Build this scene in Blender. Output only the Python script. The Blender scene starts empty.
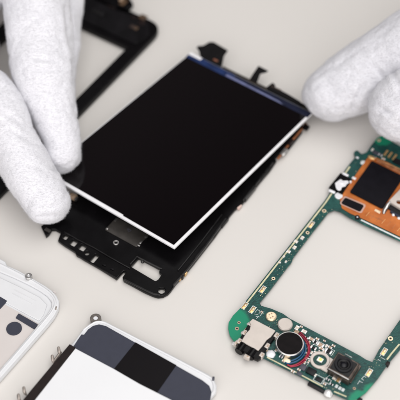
import bpy, bmesh, math, random
from mathutils import Vector, Matrix, noise
random.seed(7)
C = bpy.context.scene
COL = C.collection
S = 0.001                                   # everything below is authored in millimetres

# ------------------------------------------------------------------ camera (measured from the photograph)
EL = math.radians(51); FPX = 1200.0; DIST = 480.0
CAM = Vector((0, -DIST*math.cos(EL), DIST*math.sin(EL)))
FW = Vector((0, math.cos(EL), -math.sin(EL))); UP = Vector((0, math.sin(EL), math.cos(EL)))
def P(x, y, h=0.0):
    """point at height h (mm) above the table seen at photo position x, y"""
    d = Vector((x-200, 0, 0)) + UP*(200-y) + FW*FPX
    return CAM + d*((h-CAM.z)/d.z)
cd = bpy.data.cameras.new('camera'); cam = bpy.data.objects.new('camera', cd); COL.objects.link(cam)
cam.location = CAM*S; cam.rotation_euler = (math.pi/2-EL, 0, 0)
cd.sensor_width = 36; cd.lens = 36*FPX/400; cd.clip_start = 0.01; cd.clip_end = 50
cd.dof.use_dof = True; cd.dof.focus_distance = 0.446; cd.dof.aperture_fstop = 10.5
C.camera = cam

# ------------------------------------------------------------------ materials
def mat(name, col, rough=0.5, metal=0.0, var=0.0, vscale=300, bump=0.0, bscale=2000, coat=0.0, spec=0.5, col2=None, detail=4):
    m = bpy.data.materials.new(name); m.use_nodes = True
    nt = m.node_tree; b = nt.nodes['Principled BSDF']
    b.inputs['Base Color'].default_value = (*col, 1); b.inputs['Roughness'].default_value = rough
    b.inputs['Metallic'].default_value = metal; b.inputs['Coat Weight'].default_value = coat
    b.inputs['Specular IOR Level'].default_value = spec
    tc = nt.nodes.new('ShaderNodeTexCoord')
    if var or col2:
        n = nt.nodes.new('ShaderNodeTexNoise'); n.inputs['Scale'].default_value = vscale; n.inputs['Detail'].default_value = detail
        nt.links.new(tc.outputs['Object'], n.inputs['Vector'])
        r = nt.nodes.new('ShaderNodeValToRGB'); r.color_ramp.elements[0].position = .3; r.color_ramp.elements[1].position = .7
        a = col; c2 = col2 or tuple(min(1, k*(1+var)) for k in col)
        if not col2: a = tuple(k*(1-var) for k in col)
        r.color_ramp.elements[0].color = (*a, 1); r.color_ramp.elements[1].color = (*c2, 1)
        nt.links.new(n.outputs['Fac'], r.inputs['Fac']); nt.links.new(r.outputs['Color'], b.inputs['Base Color'])
        mr = nt.nodes.new('ShaderNodeMapRange'); mr.inputs['To Min'].default_value = max(0, rough-.06); mr.inputs['To Max'].default_value = min(1, rough+.08)
        nt.links.new(n.outputs['Fac'], mr.inputs['Value']); nt.links.new(mr.outputs['Result'], b.inputs['Roughness'])
    if bump:
        n2 = nt.nodes.new('ShaderNodeTexNoise'); n2.inputs['Scale'].default_value = bscale; n2.inputs['Detail'].default_value = 3
        nt.links.new(tc.outputs['Object'], n2.inputs['Vector'])
        bp = nt.nodes.new('ShaderNodeBump'); bp.inputs['Strength'].default_value = bump; bp.inputs['Distance'].default_value = 0.0002
        nt.links.new(n2.outputs['Fac'], bp.inputs['Height']); nt.links.new(bp.outputs['Normal'], b.inputs['Normal'])
    return m
M = dict(
 table=mat('table_laminate', (.640,.618,.592), .50, var=.012, vscale=9, bump=.03, bscale=900, spec=.35),
 black=mat('black_plastic', (.0028,.0025,.003), .24, var=.3, vscale=180, bump=.06, bscale=2500, spec=.16),
 black_soft=mat('black_soft_plastic', (.005,.0045,.0055), .42, var=.5, vscale=160, bump=.1, bscale=2500, spec=.16),
 ridge=mat('lighter_black_plastic', (.008,.0075,.008), .28, var=.35, vscale=500, spec=.4),  # slightly lighter and shinier than the body black
 glass=mat('display_glass', (.0022,.0012,.0016), .05, spec=.4),
 bezel=mat('white_bezel', (.78,.78,.80), .4, var=.05),
 blue=mat('blue_driver_strip', (.008,.022,.085), .3, var=.35, vscale=250),
 navy=mat('navy_driver_strip', (.004,.007,.026), .3, var=.3, vscale=250),
 lavender=mat('driver_chip', (.13,.145,.27), .4, var=.2, vscale=260),
 olive=mat('olive_flex', (.045,.035,.016), .4, var=.45, vscale=350),
 tape=mat('black_tape', (.005,.0045,.005), .5, var=.3, vscale=400, bump=.1, spec=.15),
 copper=mat('copper_flex', (.34,.13,.055), .4, .2, var=.6, vscale=400),
 steel=mat('steel', (.55,.54,.53), .28, 1.0, var=.25, vscale=600),
 bushing=mat('dull_bushing', (.20,.18,.165), .33, .9, var=.35, vscale=500),
 clip=mat('dull_clip', (.34,.30,.27), .4, .7, var=.35, vscale=900),
 tin=mat('bright_tin', (.80,.80,.83), .33, .25, var=.06, vscale=900, bump=.25, bscale=1100),
 dark_steel=mat('dark_shield', (.055,.050,.046), .4, .5, var=.22, vscale=260, bump=.1, bscale=1500),
 gold=mat('gold_contact', (.80,.52,.24), .3, .85, var=.2, vscale=900),
 pale_gold=mat('pale_gold', (.83,.68,.48), .35, .6, var=.15, vscale=900),
 pcb=mat('circuit_board_green', (.004,.040,.038), .36, col2=(.010,.074,.064), vscale=700, bump=.12, bscale=2500, detail=10, spec=.35),
 pcb_bright=mat('bright_solder_mask', (.003,.19,.105), .32, var=.12, vscale=200),
 pcb_edge=mat('board_edge', (.58,.55,.36), .5, var=.2, vscale=500),
 silk=mat('silkscreen_white', (.62,.66,.66), .6, var=.2, vscale=1200),
 solder=mat('solder', (.80,.80,.80), .30, .35, var=.2, vscale=1500, bump=.2, bscale=3000),
 whiteblob=mat('white_sealant', (.72,.73,.76), .3, var=.08, vscale=900, bump=.2, bscale=1200),
 tan=mat('ceramic_tan', (.42,.30,.21), .5, var=.3, vscale=1500),
 cream=mat('cream_ceramic', (.68,.60,.50), .45, var=.2, vscale=1500),
 chip=mat('chip_black', (.006,.006,.008), .4, var=.3, vscale=900, spec=.25),
 greychip=mat('chip_grey', (.055,.055,.075), .45, var=.2, vscale=900),
 jackmetal=mat('nickel_cover', (.58,.525,.48), .42, .35, var=.06, vscale=300, bump=.05),
 motor=mat('motor_sticker', (.006,.0045,.005), .5, var=.35, vscale=500, bump=.06, spec=.1),
 red=mat('red_wire', (.30,.008,.035), .35, var=.15, vscale=900),
 bluewire=mat('blue_wire', (.006,.07,.17), .35, var=.15, vscale=900),
 led=mat('led_phosphor', (.85,.78,.22), .4, var=.15, vscale=1500),
 ledwhite=mat('led_housing', (.85,.85,.78), .4),
 camrim=mat('camera_housing', (.10,.078,.066), .3, .75, var=.4, vscale=500),
 camblack=mat('camera_black', (.003,.003,.0035), .3, spec=.25),
 lens=mat('lens_glass', (.003,.003,.006), .3, spec=.3),
 orange=mat('orange_flex', (.40,.10,.015), .33, .25, col2=(.60,.18,.035), vscale=220),
 slate=mat('dark_adhesive_pad', (.006,.0055,.008), .5, var=.22, vscale=300, bump=.12, bscale=1800, spec=.08),
 whitepl=mat('white_plastic', (.68,.69,.71), .32, var=.02, vscale=100, coat=.15),
 film=mat('white_film', (.73,.74,.76), .42, var=.012, vscale=60),
 pinkfilm=mat('pale_backing', (.60,.56,.545), .5, var=.03, vscale=100),
 grey=mat('slate_grey_foam', (.040,.043,.062), .6, var=.05, vscale=500, bump=.12, bscale=1800, spec=.25),
 brownblack=mat('brown_black_strip', (.011,.006,.0055), .4, var=.3, vscale=500, spec=.25),
 brown=mat('brown_adhesive', (.10,.055,.025), .5, col2=(.015,.010,.012), vscale=180),
)
def board_traces(m):
    nt = m.node_tree; b = nt.nodes['Principled BSDF']; src = b.inputs['Base Color'].links[0].from_socket
    tc = nt.nodes.new('ShaderNodeTexCoord'); prev = src
    for ang, sc, c2 in ((34, 560, (.016,.115,.096,1)), (-11, 330, (.004,.028,.028,1))):
        mp = nt.nodes.new('ShaderNodeMapping'); mp.inputs['Rotation'].default_value = (0, 0, math.radians(ang)); nt.links.new(tc.outputs['Object'], mp.inputs['Vector'])
        br = nt.nodes.new('ShaderNodeTexBrick'); br.inputs['Scale'].default_value = sc; br.inputs['Mortar Size'].default_value = .035; br.inputs['Brick Width'].default_value = 1.7
        br.inputs['Row Height'].default_value = .37; br.inputs['Bias'].default_value = -.2
        nt.links.new(mp.outputs['Vector'], br.inputs['Vector'])
        n = nt.nodes.new('ShaderNodeTexNoise'); n.inputs['Scale'].default_value = sc*.8; nt.links.new(tc.outputs['Object'], n.inputs['Vector'])
        g = nt.nodes.new('ShaderNodeMath'); g.operation = 'GREATER_THAN'; g.inputs[1].default_value = .5; nt.links.new(n.outputs['Fac'], g.inputs[0])
        mu = nt.nodes.new('ShaderNodeMath'); mu.operation = 'MULTIPLY'; nt.links.new(br.outputs['Fac'], mu.inputs[0]); nt.links.new(g.outputs[0], mu.inputs[1])
        mx = nt.nodes.new('ShaderNodeMix'); mx.data_type = 'RGBA'; nt.links.new(mu.outputs[0], mx.inputs[0]); nt.links.new(prev, mx.inputs[6]); mx.inputs[7].default_value = c2
        prev = mx.outputs[2]
    nt.links.new(prev, b.inputs['Base Color'])
board_traces(M['pcb'])
def glove_mat():
    m = bpy.data.materials.new('white_cotton_knit'); m.use_nodes = True; nt = m.node_tree; b = nt.nodes['Principled BSDF']
    b.inputs['Roughness'].default_value = .95; b.inputs['Specular IOR Level'].default_value = .1
    b.inputs['Sheen Weight'].default_value = .35; b.inputs['Sheen Roughness'].default_value = .5
    b.inputs['Subsurface Weight'].default_value = .15; b.inputs['Subsurface Radius'].default_value = (1,1,1); b.inputs['Subsurface Scale'].default_value = .001
    tc = nt.nodes.new('ShaderNodeTexCoord')
    mp = nt.nodes.new('ShaderNodeMapping'); mp.inputs['Rotation'].default_value = (0, 0, .12); mp.inputs['Scale'].default_value = (.4, 1.3, 1.3)
    nt.links.new(tc.outputs['Object'], mp.inputs['Vector'])
    n1 = nt.nodes.new('ShaderNodeTexNoise'); n1.inputs['Scale'].default_value = 1700; n1.inputs['Detail'].default_value = 3; n1.inputs['Roughness'].default_value = .6
    nt.links.new(mp.outputs['Vector'], n1.inputs['Vector'])
    n2 = nt.nodes.new('ShaderNodeTexNoise'); n2.inputs['Scale'].default_value = 380; n2.inputs['Detail'].default_value = 5
    nt.links.new(tc.outputs['Object'], n2.inputs['Vector'])
    ad = nt.nodes.new('ShaderNodeMath'); ad.operation = 'MULTIPLY_ADD'; ad.inputs[1].default_value = .8
    nt.links.new(n1.outputs['Fac'], ad.inputs[0]); nt.links.new(n2.outputs['Fac'], ad.inputs[2])
    bp = nt.nodes.new('ShaderNodeBump'); bp.inputs['Strength'].default_value = .6; bp.inputs['Distance'].default_value = .0005
    nt.links.new(ad.outputs[0], bp.inputs['Height']); nt.links.new(bp.outputs['Normal'], b.inputs['Normal'])
    r = nt.nodes.new('ShaderNodeValToRGB'); r.color_ramp.elements[0].position = .33; r.color_ramp.elements[1].position = .50
    r.color_ramp.elements[0].color = (.62,.62,.655,1); r.color_ramp.elements[1].color = (.745,.745,.785,1)
    nt.links.new(n1.outputs['Fac'], r.inputs['Fac']); nt.links.new(r.outputs['Color'], b.inputs['Base Color'])
    return m
M['glove'] = glove_mat()

# ------------------------------------------------------------------ builders
def tag(o, label=None, cat=None, group=None, kind=None):
    if label: o['label'] = label
    if cat: o['category'] = cat
    if group: o['group'] = group
    if kind: o['kind'] = kind
    return o
class Root:
    def __init__(s, name, base, label, cat, group=None):
        s.o = bpy.data.objects.new(name, None); COL.objects.link(s.o); s.w = Vector(base)
        s.o.location = s.w*S; s.o.empty_display_size = .005
        tag(s.o, label, cat, group)
def link(name, me, m, parent=None, smooth=False):
    """me in world mm -> metres, local to its thing"""
    root = parent
    base = Vector((0,0,0)); po = None
    if isinstance(parent, Root): base = parent.w; po = parent.o
    elif parent is not None: po = parent; base = Vector(parent['_b'])
    me.transform(Matrix.Scale(S, 4) @ Matrix.Translation(-base))
    me.materials.clear(); me.materials.append(M[m] if isinstance(m, str) else m)
    if smooth: me.polygons.foreach_set('use_smooth', [True]*len(me.polygons))
    me.name = name
    o = bpy.data.objects.new(name, me); COL.objects.link(o); o.parent = po; o['_b'] = tuple(base)
    return o
def autosmooth(bm, deg=35, flat=False):
    lim = math.radians(deg); bm.normal_update()
    for f in bm.faces: f.smooth = not (flat and abs(f.normal.z) > .99)
    for e in bm.edges:
        e.smooth = len(e.link_faces) == 2 and e.calc_face_angle(0) < lim
def rounded(pts, r, n=5):
    """round the corners of a closed 2D polygon (r: number or list)"""
    out = []; N = len(pts); pts = [Vector(p[:2]) for p in pts]
    for i in range(N):
        ri = r[i] if isinstance(r, (list, tuple)) else r
        p, a, b = pts[i], pts[i-1], pts[(i+1) % N]
        if ri <= 0: out.append(p); continue
        da, db = (a-p), (b-p); la, lb = da.length, db.length
        da.normalize(); db.normalize(); c = max(-.9999, min(.9999, da.dot(db))); ang = math.acos(c)
        t = min(ri/math.tan(ang/2), la*.48, lb*.48)
        p0, p1 = p+da*t, p+db*t
        for k in range(n+1):
            s = k/n; out.append(p0*(1-s)**2 + p*2*s*(1-s) + p1*s*s)
    return out
def plate(name, outer, z0, z1, m, parent, holes=(), bev=.12):
    """flat slab with holes between heights z0 and z1, edges slightly bevelled"""
    cu = bpy.data.curves.new('tmp', 'CURVE'); cu.dimensions = '2D'; cu.fill_mode = 'BOTH'
    bev = min(bev, (z1-z0)*.45)
    for loop in [outer]+list(holes):
        sp = cu.splines.new('POLY'); sp.points.add(len(loop)-1); sp.use_cyclic_u = True
        for q, p in zip(sp.points, loop): q.co = (p[0], p[1], 0, 1)
    cu.extrude = (z1-z0)/2-bev; cu.bevel_depth = bev; cu.bevel_resolution = 1; cu.offset = -bev
    co = bpy.data.objects.new('tmp', cu); COL.objects.link(co)
    dg = bpy.context.evaluated_depsgraph_get(); dg.update()
    me = bpy.data.meshes.new_from_object(co.evaluated_get(dg)); bpy.data.objects.remove(co); bpy.data.curves.remove(cu)
    me.transform(Matrix.Translation((0, 0, (z0+z1)/2)))
    bm = bmesh.new(); bm.from_mesh(me); bmesh.ops.remove_doubles(bm, verts=bm.verts, dist=.001); autosmooth(bm, 50, True); bm.to_mesh(me); bm.free()
    return link(name, me, m, parent)
def pix(pts, h): return [P(x, y, h) for x, y in pts]
def pplate(name, pts, z0, z1, m, parent, r=0, holes=(), bev=.12):
    return plate(name, rounded(pix(pts, z1), r) if r else pix(pts, z1), z0, z1, m, parent, holes, bev)
A0 = math.radians(-33)
def box(name, px, py, z0, z1, w, d, m, parent, ang=A0, bev=.1, off=(0,0)):
    c = P(px, py, z1); bm = bmesh.new()
    bmesh.ops.create_cube(bm, size=1)
    bmesh.ops.scale(bm, vec=(w, d, z1-z0), verts=bm.verts)
    if bev: bmesh.ops.bevel(bm, geom=bm.edges[:], offset=min(bev, w*.3, d*.3, (z1-z0)*.3), segments=2, affect='EDGES', profile=.6)
    autosmooth(bm, 50)
    bmesh.ops.transform(bm, matrix=Matrix.Translation((c.x+off[0], c.y+off[1], (z0+z1)/2)) @ Matrix.Rotation(ang, 4, 'Z'), verts=bm.verts)
    me = bpy.data.meshes.new(name); bm.to_mesh(me); bm.free()
    return link(name, me, m, parent)
def lathe(name, c, prof, m, parent, n=40):
    """prof: (radius, z) pairs from bottom-centre outward to top-centre; closed if starts and ends at radius 0, else a ring (closed loop)"""
    bm = bmesh.new(); rings = []
    for r, z in prof:
        if r <= 1e-6: rings.append([bm.verts.new((c[0], c[1], z))])
        else: rings.append([bm.verts.new((c[0]+r*math.cos(2*math.pi*k/n), c[1]+r*math.sin(2*math.pi*k/n), z)) for k in range(n)])
    pairs = list(zip(rings, rings[1:]))
    if prof[0][0] > 1e-6: pairs.append((rings[-1], rings[0]))
    for a, b in pairs:
        for k in range(n):
            k2 = (k+1) % n
            if len(a) == 1: bm.faces.new((a[0], b[k2], b[k]))
            elif len(b) == 1: bm.faces.new((a[k], a[k2], b[0]))
            else: bm.faces.new((a[k], a[k2], b[k2], b[k]))
    bmesh.ops.recalc_face_normals(bm, faces=bm.faces); autosmooth(bm, 40)
    me = bpy.data.meshes.new(name); bm.to_mesh(me); bm.free()
    return link(name, me, m, parent)
def disc(name, px, py, z0, z1, r, m, parent, bev=.12, n=32):
    c = P(px, py, z1); return lathe(name, c, [(0,z0),(r,z0),(r,z1-bev),(r-bev,z1),(0,z1)], m, parent, n)
def ring(name, px, py, z0, z1, r0, r1, m, parent, n=32):
    c = P(px, py, z1); b = min(.1, (r1-r0)*.3, (z1-z0)*.3)
    return lathe(name, c, [(r0,z0),(r1,z0),(r1,z1-b),(r1-b,z1),(r0+b,z1),(r0,z1-b)], m, parent, n)
def blob(name, px, py, z0, r, h, m, parent, seed=0, sx=1.0, sy=1.0):
    """small irregular dome (solder, sealant)"""
    c = P(px, py, z0+h*.6); bm = bmesh.new(); bmesh.ops.create_icosphere(bm, subdivisions=3, radius=1)
    for v in bm.verts:
        k = 1+.25*noise.noise(v.co*1.6+Vector((seed*3.1, px*.1, py*.1)))
        q = Vector((v.co.x*r*sx*k, v.co.y*r*sy*k, max(v.co.z, -.1)*h)); q.rotate(Matrix.Rotation(A0, 3, 'Z')); v.co = Vector((c.x, c.y, z0)) + q
    for f in bm.faces: f.smooth = True
    me = bpy.data.meshes.new(name); bm.to_mesh(me); bm.free(); return link(name, me, m, parent)
def catmull(pts, step=8):
    out = []; n = len(pts)
    for i in range(n-1):
        p0, p1, p2, p3 = [pts[max(0, min(n-1, j))] for j in (i-1, i, i+1, i+2)]
        for k in range(step):
            t = k/step
            out.append(tuple(.5*((2*b)+(c-a)*t+(2*a-5*b+4*c-d)*t*t+(3*b-a-3*c+d)*t**3) for a, b, c, d in zip(p0, p1, p2, p3)))
    out.append(tuple(pts[-1])); return out
def sweep(bm, pts, n=20, caps=True):
    """tube through (x,y,z,r) with rounded ends"""
    pts = [(Vector(p[:3]), p[3]) for p in pts]
    full = []
    if caps:
        d = (pts[0][0]-pts[1][0]).normalized(); c, r = pts[0]
        for k in range(6, 0, -1):
            a = k/6*math.pi/2*.97; full.append((c+d*r*math.sin(a), r*math.cos(a)))
    full += pts
    if caps:
        d = (pts[-1][0]-pts[-2][0]).normalized(); c, r = pts[-1]
        for k in range(1, 7):
            a = k/6*math.pi/2*.97; full.append((c+d*r*math.sin(a), r*math.cos(a)))
    rings = []; ref = Vector((0,0,1))
    for i, (c, r) in enumerate(full):
        t = (full[min(i+1, len(full)-1)][0]-full[max(i-1, 0)][0]).normalized()
        x = ref - t*ref.dot(t); x.normalize(); y = t.cross(x); ref = x
        rings.append([bm.verts.new(c + x*r*math.cos(2*math.pi*k/n) + y*r*math.sin(2*math.pi*k/n)) for k in range(n)])
    for a, b in zip(rings, rings[1:]):
        for k in range(n): bm.faces.new((a[k], b[k], b[(k+1) % n], a[(k+1) % n]))
    bm.faces.new(rings[0]); bm.faces.new(rings[-1][::-1])
def tube(name, pts, m, parent, n=10, step=6):
    bm = bmesh.new(); sweep(bm, catmull(pts, step), n); bmesh.ops.recalc_face_normals(bm, faces=bm.faces)
    for f in bm.faces: f.smooth = True
    me = bpy.data.meshes.new(name); bm.to_mesh(me); bm.free(); return link(name, me, m, parent)
def lines(name, segs, z, w, m, parent):
    """thin printed strokes given in photo positions, joined into one mesh"""
    bm = bmesh.new()
    for (x0, y0, x1, y1) in segs:
        a, b = P(x0, y0, z), P(x1, y1, z); d = (b-a).normalized(); s = Vector((-d.y, d.x, 0))*w/2; e = d*w*.3
        v = [bm.verts.new(p) for p in (a-e-s, b+e-s, b+e+s, a-e+s)]
        r = bmesh.ops.extrude_face_region(bm, geom=[bm.faces.new(v)])
        for q in r['geom']:
            if isinstance(q, bmesh.types.BMVert): q.co.z += .03
    bmesh.ops.recalc_face_normals(bm, faces=bm.faces)
    me = bpy.data.meshes.new(name); bm.to_mesh(me); bm.free(); return link(name, me, m, parent)

# in-plane axes of the laid out parts
def frame_axes(o, ang):
    a = math.radians(ang); u = Vector((math.cos(a), math.sin(a), 0)); v = Vector((-math.sin(a), math.cos(a), 0))
    return (lambda s, t: o+u*s+v*t), (lambda p: ((p-o).dot(u), (p-o).dot(v)))

# ------------------------------------------------------------------ table
bm = bmesh.new(); bmesh.ops.create_grid(bm, x_segments=4, y_segments=4, size=1400)
me = bpy.data.meshes.new('table_top'); bm.to_mesh(me); bm.free()
tag(link('table', me, 'table'), kind='structure')

# ------------------------------------------------------------------ far black frame (top left)
t = Root('phone_chassis', P(100,60), 'black phone chassis with one large open window, behind the left gloved hand', 'phone chassis')
uv, inv = frame_axes(P(127,47,3), -33)
out = rounded([uv(-56,-106), uv(6.3,-106), uv(6.3,20), uv(-56,20)], [7,7,8,8], 8)
win = rounded([uv(-49,-97), uv(0.2,-97), uv(0.2,0), uv(-49,0)], [1,1,.6,1], 3)
fr = plate('frame_body', out, .2, 3.2, 'black', t, [win], .4)
plate('corner_panel', rounded([uv(-50,3), uv(2.6,3), uv(4,8), uv(4,12), uv(0,17), uv(-50,17)], 2.0), 3.2, 3.7, 'black_soft', t, (), .2)
for (x, y, w, d, m) in ((142,22,3,3,'brownblack'),(112,6,4,2,'brownblack'),(98,12,6,2.2,'ridge')):
    box('adhesive_patch', x, y, 3.7, 4.1, w, d, m, t)
for (x, y, w, d, m) in ((143,17,3.4,3,'brown'),(134,17,2.5,2,'brownblack'),(134,27,4,2,'brown')): box('adhesive_patch', x, y, 3.7, 4.0, w, d, m, t, bev=.1)

cb = pplate('camera_bump', [(96,-22),(126,-9),(133.6,4),(129,8.5),(110,4),(92,-6)], 3.2, 5.2, 'black', t, r=1.6, bev=.4)
box('adhesive_patch', 123.5, 2.0, 5.2, 5.5, 2.6, 4.2, 'brown', t, bev=.15); box('adhesive_patch', 121.5, -1.0, 5.2, 5.6, 1.4, 2.6, 'tan', t, bev=.15)
# ------------------------------------------------------------------ mid frame under the display
t = Root('phone_chassis', P(150,240), 'black phone mid frame with cut-outs and a grey metal plate, under the lifted display', 'phone chassis')
HF = 2.0
fo = [(41,226),(43.5,231),(46,236),(49,233.5),(52,229),(55.5,229),(61,232),(58,240),(64,244.5),(70,248.2),(75,251.5),(76.5,254.6),(80,256.3),(83.5,258.6),
      (100,268),(116.7,278.3),(120.5,274),(123.6,270.6),(126,272.2),(122.5,277),(123.5,280),(133,285),(144,291),(153,295),(158,296.3),(163,295.8),(168,293.2),(171,290),
      (176,283),(183,275.6),(188,270),(193,264),(204,250),(215,236),(228,217.5),(235,209),(242,203.5),(247,197.5),(257,185.5),(262,179),(270,170),(276.5,160.5),(275,158.3)]
fop = pix(fo, HF)
uv, inv = frame_axes(P(45,231,HF), -33)
fop += [uv(56,84), uv(58,86), uv(58,100), uv(55,105), uv(50,107), uv(8,107), uv(3,105), uv(0,100), uv(0,60), uv(-.6,58), uv(-.6,10)]
def sq(x, y, w, d, h=HF, r=.3):
    c = P(x, y, h); f, _ = frame_axes(c, -33); return rounded([f(-w/2,-d/2), f(w/2,-d/2), f(w/2,d/2), f(-w/2,d/2)], r, 3)
def circ(x, y, r, h=HF, n=20):
    c = P(x, y, h); return [Vector((c.x+r*math.cos(2*math.pi*k/n), c.y+r*math.sin(2*math.pi*k/n))) for k in range(n)]
big = pix([(138.5,257.5),(141,258.5),(160,268.5),(159,272),(162,273.5),(158.5,279),(155.5,281),(130.5,266.2)], HF)
holes = [sq(65.5,236.8,1.9,2.2), sq(73.7,242.7,2.5,2.7), sq(82.5,247.4,2.6,2.6), circ(87,253,.95), sq(94.3,258.3,1.9,4.0), rounded(big,.5,3), circ(161.6,290.4,1.35)]
fb = plate('frame_body', fop, .3, HF, 'black', t, holes, .25)
# raised rims and ribs give the broken highlights of moulded plastic
def rib(name, pts, w, z0, z1, m='ridge', par=t):
    bm = bmesh.new(); q = [P(x, y, z1) for x, y in pts]; L = []; R_ = []
    for i, p in enumerate(q):
        d = (q[min(i+1, len(q)-1)]-q[max(i-1, 0)]); d.z = 0; d.normalize(); s = Vector((-d.y, d.x, 0))*w/2
        L.append(p+s); R_.append(p-s)
    return plate(name, L+R_[::-1], z0, z1, m, par, (), .08)
rib('rim', [(64,231.5),(77,239),(94,247.5),(110,257),(130,268)], .4, HF, HF+.5)
rib('rim', [(130,264),(137,256.2),(162,268.6)], .45, HF, HF+.5)
rib('rim', [(124,279),(134,284),(145,289.6),(154,293.6),(160,294.6)], .6, HF, HF+.5)
rib('rim', [(173,285),(186,270.5),(204,248),(226,218)], .55, HF, HF+.9)
rib('rim', [(243,200),(256,184),(273,162)], .55, HF, HF+.9)
rib('rim', [(178,270),(200,243),(222,214)], .4, HF, HF+.6)
box('side_clip', 224.5,221,.6,HF+.6, 1.0, 5,'black_soft',t)
box('side_clip', 250,192,.6,HF+.7, 1.1, 8,'ridge',t)
box('side_clip', 265,172.5,.6,HF+.8, 1.0, 7.5,'black_soft',t)
box('side_clip', 204,247.5,.6,HF+.4, .8, 12,'ridge',t)
box('side_pad', 238.6,205.8,.5,HF-.2, 1.9, 2.2, mat('pink_pad',(.60,.45,.40),.5), t)
o = box('spring_contact', 180.2,277.3,.5,HF+.2,.7,1.9,'gold',t); box('spring_contact', 185.6,272.6,.5,HF+.25,.7,1.5,'gold',t)
box('spring_contact', 182.6,275.8,.5,HF+.6,.5,1.0,'black',t)
# metal plate, screw ring, metal clip
mp = pplate('metal_plate', [(116.6,217),(149,235.2),(136.5,247),(104.8,229.6)], HF, HF+.35, 'dark_steel', t, r=.5)
for x, y, w, d in ((141,242,.7,1.7),(146,236.6,1.2,.8),(115.6,219.6,.8,1.4),(107,228.5,.8,.8),(138.5,245.2,1.2,.6)):
    box('plate_tab', x, y, HF+.3, HF+.55, w, d, 'steel', mp, bev=.05)
lines('plate_mark', [(127.3,228.4,131.3,230.4),(131.3,230.4,128.6,231.8),(128.6,231.8,127.3,228.4)], HF+.36, .22, 'greychip', mp)
ring('screw_boss', 116,242.3, HF, HF+.5, .62, 1.15, 'steel', t)
ring('screw_boss', 142.5,261.5, HF, HF+.4, .3, .7, 'ridge', t)
cl = box('metal_clip', 73,195.3, HF, HF+1.8, 3.0, 2.0, 'tan', t); box('clip_pin', 76.2,198.2, HF+1, HF+2.2, .8, 1.6, 'steel', cl, bev=.05)
box('bracket', 47.5,229.5, HF, HF+.8, 2.2,1.3,'dark_steel',t)
for x, y in ((104,264.5),(112,268.5)):
    box('snap_tab', x, y, HF, HF+.45, 1.6, .7, 'black_soft', t, bev=.08)
# contacts and copper tape along the far right edge, seen beside the display
fx = pplate('copper_tape', [(277,158),(282,151),(300,129.5),(305,122),(308,124.4),(302.5,129.6),(283.8,152),(279,159)], 1.6, 2.2, 'copper', t)
box('side_pad', 284,151.5,2.2,3.0,1.8,4,'steel',t); box('side_clip',291,141.5,2.2,3.2,1.4,3,'brownblack',t); box('side_clip',306,126.5,2.2,3.4,2.5,2.2,'black',t)

# ------------------------------------------------------------------ display module held by the gloves
HL = 9.4
t = Root('display_module', P(180,150,HL-1.8), 'lifted black display panel with white edge and blue top strip, held by both gloved hands', 'phone display')
TL, TR, BR, BL = (190.6,52.6),(312.4,113),(174.4,248),(44,172.6)
tray = pplate('bezel_tray', [TL,TR,BR,BL], HL-1.3, HL-.25, 'bezel', t, r=.3, bev=.1)
# glass: inset, leaving white lips on the bottom and right
uvq = lambda s, t_: (lambda a, b: a+(b-a)*t_)(P(*BL,HL)+(P(*BR,HL)-P(*BL,HL))*s, P(*TL,HL)+(P(*TR,HL)-P(*TL,HL))*s)
plate('screen_glass', rounded([uvq(.007,.016), uvq(.60,.0175), uvq(.604,.0125), uvq(.982,.0125), uvq(.984,.9635), uvq(.004,.9635)], .15, 2), HL-.26, HL, 'glass', t, (), .06)
plate('driver_strip', [uvq(.0,.9635), uvq(.38,.9635), uvq(.38,1.0), uvq(.0,1.0)], HL-.25, HL-.1, 'blue', t, (), .04)
plate('driver_strip', [uvq(.381,.9635), uvq(.998,.9635), uvq(.998,1.0), uvq(.381,1.0)], HL-.25, HL-.1, 'navy', t, (), .04)
plate('driver_chip', [uvq(.33,.967), uvq(.80,.966), uvq(.76,.975), uvq(.33,.980)], HL-.1, HL+.12, 'lavender', t, (), .06)
plate('driver_strip', [uvq(.0,.985), uvq(.10,.985), uvq(.10,1.001), uvq(.0,1.003)], HL-.1, HL+.1, 'bezel', t, (), .06)
flx = plate('flex_cable', [uvq(.25,1.0), uvq(.99,1.0), uvq(.99,1.026), uvq(.25,1.02)], HL-1.6, HL-1.3, 'olive', t, (), .05)
plate('flex_edge', [uvq(.62,1.018), uvq(1.0,1.022), uvq(1.0,1.036), uvq(.62,1.03)], HL-1.3, HL-.8, 'tape', t, (), .1)
plate('flex_edge', [uvq(.25,1.018), uvq(.62,1.018), uvq(.62,1.026), uvq(.25,1.024)], HL-1.6, HL-1.0, 'brownblack', t, (), .1)
HT = HL-1.2
pplate('flex_tab', [(196.5,47.5),(198,45.8),(203,45.5),(209.5,41.8),(214,42),(228,50.3),(224,56),(221,70),(212,66),(201,60),(199,51)], HT-.3, HT, 'tape', t, r=.4)
pplate('flex_tab', [(258.4,65.6),(268.5,70.8),(266,72.4),(260.5,73.6),(256.5,84),(249,80),(253,73.5)], HT-.3, HT, 'tape', t, r=.3)
pplate('flex_tab', [(272.6,82.4),(275,84.5),(275.5,87.2),(289,94.5),(300.5,101.5),(303,110),(297,110),(268,94),(266.5,87)], HT-.3, HT, 'tape', t, r=.3)
box('flex_contact', 215.6,60.0, HT, HT+.25, 2.2, .9, mat('dull_copper',(.25,.10,.06),.4,.3), t)
box('flex_contact', 276,88.0, HT-.2, HT+.1, 5,.7,'brown',t)

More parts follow.
